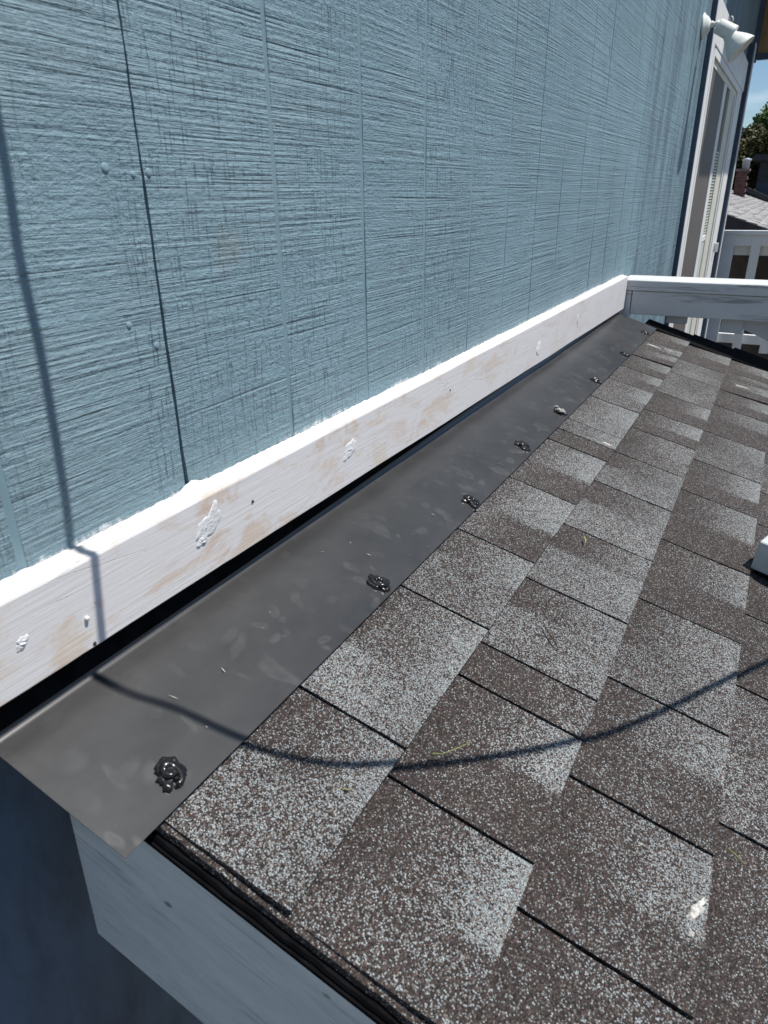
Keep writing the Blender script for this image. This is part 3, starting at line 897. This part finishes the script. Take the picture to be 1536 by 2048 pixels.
# ---------------------------------------------------------------- deck and far railing
dk = box('deck_floor', (0.06, 3.2, -1.90), (2.6, 7.6, -1.82), M['deckwood'])
dk['kind'] = 'structure'
fr = thing('balcony_railing', 'far white slatted balcony railing beyond the sliding door', 'railing', (0.9, 7.5, -1.8))
FYR = 7.40
box('cap_rail', (-0.06, FYR - .02, -.377), (2.6, FYR + .10, -.343), M['vinyl'], fr, .003)
box('upper_board', (-0.06, FYR + .004, -.470), (2.6, FYR + .035, -.378), M['vinyl'], fr, .002)
box('lower_rail', (-0.06, FYR + .022, -1.33), (2.6, FYR + .06, -1.245), M['vinyl'], fr, .002)
box('end_post', (-0.07, FYR - .015, -1.82), (.125, FYR + .003, -.378), M['vinyl'], fr, .002)
for k in range(10):
    x = .262 + .232 * k
    box('slat', (x, FYR - .002, -1.40), (x + .076, FYR + .0035, -.405), M['vinyl'], fr, .001)
box('upper_board', (0.126, FYR + .036, -.55), (2.6, FYR + .05, -.43), M['cream'], fr, .002)
for x in (1.3, 2.5):
    box('rail_post', (x, FYR + .061, GZ), (x + .09, FYR + .15, -.378), M['vinyl'], fr, .002)

# ---------------------------------------------------------------- sliding door in the wall
door = thing('sliding_door', 'white framed sliding glass door in blue wall past the railing', 'door', (0.0, 5.6, -1.75))
ZD = -1.75
def db(name, y0, y1, x0, x1, z0, z1, mat, par=door, bev=.002): return box(name, (x0, y0, z0), (x1, y1, z1), M[mat], par, bev)
db('side_casing', DL - .018, DL + .004, -.005, .024, ZD, .90, 'darkblue')  # shade of the casing's near side put into the dark blue
fr_ = db('door_frame', DL + .005, DL + .125, -.04, .0245, ZD, .86, 'vinyl')
db('door_frame', DL + .126, DL + .165, -.04, .014, ZD, .66, 'vinyl')
db('door_frame', DL + .166, DL + .225, -.04, .0225, ZD, .66, 'vinyl')
db('header_board', DL + .126, DR + .02, -.005, .0235, .675, .868, 'vinyl')
db('head_track', DL + .226, DR - .15, -.04, .020, .635, .674, 'vinyl')
db('head_track', DL + .226, DR - .15, -.04, .010, .600, .634, 'cream')
db('screen_panel', DL + .226, 5.47, -.02, .006, ZD, .599, 'taupe', bev=0)
db('stile', 5.471, 5.62, -.02, .012, ZD, .599, 'vinyl')
db('window_glass', 5.63, 5.88, -.03, .000, -.30, .599, 'glass', bev=0)
bl_ = db('blind_rail', 5.63, 5.88, -.002, .010, -.34, -.301, 'vinyl')
for k in range(40):
    z = -.29 + k * .0125 * 1.5
    if z > .22: break
    box('blind_slat', (.001, 5.632, z), (.007, 5.878, z + .010), M['blind'], door)
db('lower_panel', 5.63, 5.88, -.03, .006, ZD, -.341, 'blind')
db('stile', 5.881, 6.20, -.03, .0135, ZD, .599, 'cream')
db('stile', 6.201, 6.25, -.03, .024, ZD, .599, 'vinyl')
db('stile', 6.251, 6.40, -.03, .012, ZD, .599, 'cream')
db('door_frame', 6.401, 6.78, -.04, .0185, ZD, .674, 'vinyl')
h_ = px_x(1429, 478, .03)
db('door_handle', 6.60, 6.63, .019, .05, -.47, -.40, 'lamp')

# coat hook under the header
hk = px_y(1450, 40, 4.95)
pts = [(0.0236, 4.9, hk.z), (hk.x * .6 + .012, 4.9, hk.z)]
hx, hz = px_y(1459, 44, 4.9).x, px_y(1459, 44, 4.9).z
pts = [Vector((.0236, 4.9, hz + .012)), Vector((hx - .03, 4.9, hz + .01)), Vector((hx - .018, 4.9, hz - .004)), Vector((hx - .006, 4.9, hz - .016)), Vector((hx + .010, 4.9, hz - .012)), Vector((hx + .018, 4.9, hz + .006)), Vector((hx + .012, 4.9, hz + .022)), Vector((hx + .004, 4.9, hz + .026))]
tag(tube('wall_hook', pts, .0032, M['lamp'], None, 8), 'curled white hook screwed into the white header above door', 'hook')

# ---------------------------------------------------------------- floodlight
LY = 4.15
lm = thing('floodlight', 'off-white single floodlight with flared bell shade mounted on blue wall', 'lamp', (0.0, LY, 0.69))
lathe('mount_plate', [(0.0, .0005), (0.0, .052), (.006, .052), (.009, .046), (.022, .036), (.032, .022), (.036, .0005)], (0.001, LY, .690), (1, 0, .05), M['lamp'], lm)
lathe('knuckle', [(0, .0005), (0, .012), (.010, .015), (.022, .009), (.030, .016), (.042, .014), (.050, .0005)], (.030, LY, .694), (1, 0, -.05), M['lamp'], lm, 14)
ax = Vector((.86, 0, -.46)).normalized()
s0 = Vector((.064, LY, .688))
lathe('socket', [(0, .0005), (0, .022), (.006, .031), (.080, .034), (.086, .034), (.086, .028), (.080, .0005)], s0, ax, M['lamp'], lm)
ax2 = Vector((.72, 0, -.69)).normalized()
h0 = Vector((.118, LY, .645))
lathe('shade', [(0, .026), (.010, .028), (.030, .040), (.055, .054), (.078, .064), (.090, .068), (.092, .066), (.080, .060)], h0, ax2, M['lamp'], lm)
lathe('lens', [(.080, .0598), (.086, .040), (.088, .0005)], h0, ax2, M['lens'], lm)

# ---------------------------------------------------------------- eave over the door end
ev = thing('porch_roof', 'porch roof end with tan plywood panel and dark edge boards in top right corner', 'roof', (0.2, 6.5, 1.04))
PY = 7.60
tl = px_y(1515, 108, PY); bl0 = px_y(1515, 120, PY); pl = px_y(1497, 120, PY)
box('plywood_panel', (tl.x - .01, PY, tl.z), (1.2, PY + .02, 1.68), M['soffit'], ev)
box('lower_trim', (tl.x + .002, PY - .03, bl0.z), (1.2, PY + .03, tl.z - .001), M['darkblue'], ev)
box('corner_post', (pl.x, PY - .04, bl0.z - .02), (tl.x, PY - .001, 1.68), M['darkblue'], ev)
box('soffit', (0.020, 5.15, 1.685), (.62, PY + .1, 1.70), M['soffit'], ev)
box('front_fascia', (.621, 5.15, 1.66), (.65, PY + .1, 1.83), M['darkblue'], ev)
box('roof_slab', (0.0, 5.14, 1.8305), (.70, PY + .15, 1.86), M['roofedge'], ev)

# ---------------------------------------------------------------- neighbouring house
NY0, NY1 = 14.0, 29.0
nh = thing('neighbour_house', 'neighbouring brown house with weathered grey shake roof beyond the railing', 'house', (2, 20, GZ))
nzr = lambda x: -.39 - .34 * (x + .46)
xr, xe_ = -3.2, 5.5
def nslab(name, y0, y1, t0, t1, mat, x0=xr, x1=xe_):
    return prism(name, [(x0, nzr(x0) + t0), (x1, nzr(x1) + t0), (x1, nzr(x1) + t1), (x0, nzr(x0) + t1)], y0, y1, 'y', mat, nh)
nslab('roof', NY0, NY1, -.05, 0.0, M['shake'])
nslab('rake_fascia', NY0 - .05, NY0 - .002, -.26, -.004, M['roofedge'])
nslab('eave_shadow_board', NY0 + .3, NY0 + .34, -.5, -.055, M['roofedge'])
prism('wall', [(xr, GZ), (xe_ - .6, GZ), (xe_ - .6, nzr(xe_ - .6) - .06), (xr, nzr(xr) - .06)], NY0 + .45, NY1 - .4, 'y', M['brown'], nh)
prism('roof', [(xr - .001, nzr(xr)), (xr - .001, nzr(xr) - .05), (-12, -3.2), (-12, -3.15)], NY0, NY1, 'y', M['shake'], nh)
# shake courses: thin raised boards with uneven butts
rs = random.Random(3)
nv = []; fs = []
x = xr
while x < 1.4:
    y = NY0
    while y < NY1 - .3:
        wd = rs.uniform(.12, .3); lf = rs.uniform(.006, .022)
        x1 = x + .19 + rs.uniform(-.02, .02)
        i0 = len(nv)
        nv += [(x, y, nzr(x) + .002), (x1, y, nzr(x1) + lf), (x1, y + wd - .012, nzr(x1) + lf), (x, y + wd - .012, nzr(x) + .002),
               (x1, y, nzr(x1)), (x1, y + wd - .012, nzr(x1))]
        fs += [(i0, i0 + 1, i0 + 2, i0 + 3), (i0 + 1, i0 + 4, i0 + 5, i0 + 2), (i0, i0 + 4, i0 + 1)]
        y += wd
    x += .17
sh = raw('shake_courses', nv, fs, M['shake'], nh); sh['kind'] = 'stuff'
# chimney with brick courses
def at(u, v, y): return px_y(u, v, y)
CY = 25.0
c0 = at(1466, 386, CY); c1 = at(1497, 341, CY)
cx0, cx1, cz1 = c0.x, c1.x, c1.z
ch = box('chimney', (cx0 + .012, CY + .012, nzr(cx0) - .3), (cx1 - .012, CY + .588, cz1 - .01), M['mortar'], nh)
hb = .085; z = nzr(cx0) - .2; k = 0
bw = (cx1 - cx0) / 3
while z < cz1 - .05:
    for i in range(4 if k % 2 else 3):
        a = cx0 + (i - (.5 if k % 2 else 0)) * bw; b_ = a + bw - .012
        a = max(a, cx0); b_ = min(b_, cx1)
        if b_ - a > .02:
            bo = box('brick', (a, CY, z), (b_, CY + .6, z + hb - .012), M['brick'], ch)
    z += hb; k += 1
box('chimney_crown', (cx0 - .03, CY - .03, cz1 - .009), (cx1 + .03, CY + .63, cz1 + .05), M['mortar'], ch)
f0 = at(1489, 341, CY); f1 = at(1489, 321, CY)
fc = lathe('flue_cap', [(0, .0005), (0, .10), (f1.z - f0.z - .05, .10), (f1.z - f0.z - .05, .125), (f1.z - f0.z, .12), (f1.z - f0.z + .03, .0005)], (f0.x, CY + .3, cz1 + .05), (0, 0, 1), M['galv'], nh, 14)

# second house further off
fh = thing('distant_house', 'dark slate-blue house upper storey with pale roof edge behind the chimney', 'house', (2, 34, GZ))
DYY = 34.0
a = at(1512, 372, DYY); b_ = at(1512, 322, DYY)
box('wall', (a.x, DYY, GZ), (a.x + 7, DYY + 6, b_.z), M['slate'], fh)
box('roof', (a.x - .25, DYY - .3, b_.z + .001), (a.x + 7.3, DYY + 6.3, b_.z + .22), M['roofedge'], fh)
wn = at(1522, 335, DYY)
w1 = box('window', (wn.x, DYY - .04, wn.z - .5), (wn.x + 1.0, DYY - .002, wn.z + .25), M['roofedge'], fh)
box('window', (wn.x + 2.2, DYY - .04, wn.z - .5), (wn.x + 3.2, DYY - .002, wn.z + .25), M['glass'], fh)
lr = thing('low_roof', 'low dark roof with pale edge stepping down right of the chimney', 'roof', (1, 30, -1))
p0 = at(1490, 374, 30.5); p1 = at(1536, 394, 30.5)
sl2 = (p1.z - p0.z) / (p1.x - p0.x)
zz = lambda x: p0.z + sl2 * (x - p0.x)
prism('fascia', [(p0.x, zz(p0.x) - .12), (p0.x + 5, zz(p0.x + 5) - .12), (p0.x + 5, zz(p0.x + 5) + .03), (p0.x, zz(p0.x) + .03)], 30.45, 30.6, 'y', M['mortar'], lr)
prism('roof_plane', [(p0.x - .1, zz(p0.x - .1) - .35), (p0.x + 5, zz(p0.x + 5) - .35), (p0.x + 5, zz(p0.x + 5) - .125), (p0.x - .1, zz(p0.x - .1) - .125)], 30.5, 36.0, 'y', M['roofedge'], lr)
prism('wall', [(p0.x + .2, GZ), (p0.x + 4.6, GZ), (p0.x + 4.6, zz(p0.x + 4.6) - .36), (p0.x + .2, zz(p0.x + .2) - .36)], 30.9, 35.5, 'y', M['brown'], lr)

# ---------------------------------------------------------------- trees
def tree(name, label, base, top_z, blobs, nleaf, leaf, seed, size):
    rs = random.Random(seed)
    t = thing(name, label, 'tree', base, 'trees behind the neighbouring house')
    bx, by, bz = base
    tp = [(bx, by, bz), (bx + .05, by, bz + (top_z - bz) * .3), (bx - .05, by + .1, bz + (top_z - bz) * .6), (bx, by, bz + (top_z - bz) * .85)]
    tube('trunk', tp, [.22, .18, .12, .04], M['bark'], t, 9)
    for i in range(7):
        c, r = rs.choice(blobs)
        s = Vector(tp[1]).lerp(Vector(tp[2]), rs.random())
        tube('limb', [s, s.lerp(Vector(c), .5) + Vector((0, 0, .15)), Vector(c)], [.08, .05, .015], M['bark'], t, 6)
    nv = []; fs = []
    tot = sum(r ** 2 for c, r in blobs)
    for c, r in blobs:
        for k in range(int(nleaf * r * r / tot)):
            d = Vector((rs.gauss(0, 1), rs.gauss(0, 1), rs.gauss(0, 1))).normalized()
            rad = r * (rs.random() ** .35) * (1 + .28 * nz(d.x * 2.3 + c[0], d.y * 2.3, d.z * 2.3 + seed))
            p = Vector(c) + d * rad
            a = Vector((rs.gauss(0, 1), rs.gauss(0, 1), rs.gauss(0, .6))).normalized()
            b_ = a.cross(Vector((rs.gauss(0, 1), rs.gauss(0, 1), rs.gauss(0, 1)))).normalized()
            s = size * rs.uniform(.6, 1.4)
            i0 = len(nv)
            nv += [p - a * s, p + b_ * s * .5, p + a * s, p - b_ * s * .5]
            fs.append((i0, i0 + 1, i0 + 2, i0 + 3))
    raw('crown', nv, fs, leaf, t)
TY = 40.0
q = lambda u, v, y: tuple(at(u, v, y))
bl1 = []
rs = random.Random(12)
for u, v, r in ((1470, 300, 1.3), (1490, 300, 1.4), (1510, 295, 1.5), (1530, 300, 1.5), (1480, 330, 1.5), (1505, 330, 1.6), (1530, 335, 1.6), (1500, 276, .8), (1520, 272, .8), (1535, 268, .9), (1478, 282, .6), (1560, 300, 1.8), (1580, 290, 1.8), (1460, 350, 1.6), (1490, 365, 1.6), (1545, 340, 1.7), (1440, 330, 1.5)):
    c = at(u, v, TY + rs.uniform(-1, 1.5)); bl1.append((tuple(c), r * .62))
tree('olive_tree', 'broad dark olive tree crown rising behind brick chimney', (at(1500, 380, TY).x, TY, GZ), at(1500, 280, TY).z, bl1, 26000, M['leaf'], 4, .085)
TY2 = 47.0
bl2 = []
for u, v, r in ((1532, 252, .7), (1525, 246, .4), (1540, 262, 1.0), (1556, 250, 1.2), (1570, 270, 1.4), (1545, 285, 1.3), (1516, 262, .35), (1585, 255, 1.2)):
    c = at(u, v, TY2 + rs.uniform(-.8, .8)); bl2.append((tuple(c), r))
tree('green_tree', 'brighter green tree top showing above the olive tree at right edge', (at(1560, 380, TY2).x, TY2, GZ), at(1560, 270, TY2).z, bl2, 7000, M['leaf2'], 9, .12)

# ---------------------------------------------------------------- cord hanging above the frame; it throws the curved shadow
wallp = [px_x(u, v, 0.0) for u, v in ((0, 270), (40, 520), (80, 700), (120, 930), (142, 1090))]
roofp = [px_roof(u, v, .004) for u, v in ((240, 1383), (350, 1420), (490, 1480), (650, 1524), (800, 1527), (1000, 1508), (1150, 1480), (1300, 1430), (1536, 1320))]
DD = [.50, .53, .56, .60, .63] + [.68, .70, .71, .72, .72, .72, .72, .72, .72]
cp = [p + SUN * d_ for p, d_ in zip(wallp + roofp, DD)]
cp = [cp[0] + Vector((0.0, .02, 1.4)), cp[0] + Vector((0, .012, .6)), cp[0] + Vector((0, .004, .2))] + cp
d = (cp[-1] - cp[-2]).normalized()
cp += [cp[-1] + d * .25 + Vector((0, 0, -.02)), cp[-1] + d * .6 + Vector((0, 0, .0))]
def catmull(P_, n=8):
    o = []
    for i in range(len(P_) - 1):
        a, b_, c, e = P_[max(i - 1, 0)], P_[i], P_[i + 1], P_[min(i + 2, len(P_) - 1)]
        for k in range(n):
            t = k / n
            o.append(.5 * ((2 * b_) + (c - a) * t + (2 * a - 5 * b_ + 4 * c - e) * t * t + (3 * b_ - a - 3 * c + e) * t ** 3))
    return o + [P_[-1]]
tag(tube('hanging_cord', catmull(cp), .0046, M['rubber'], None, 8), 'black cord overhead whose curved shadow crosses wall, flashing and shingles', 'cord')
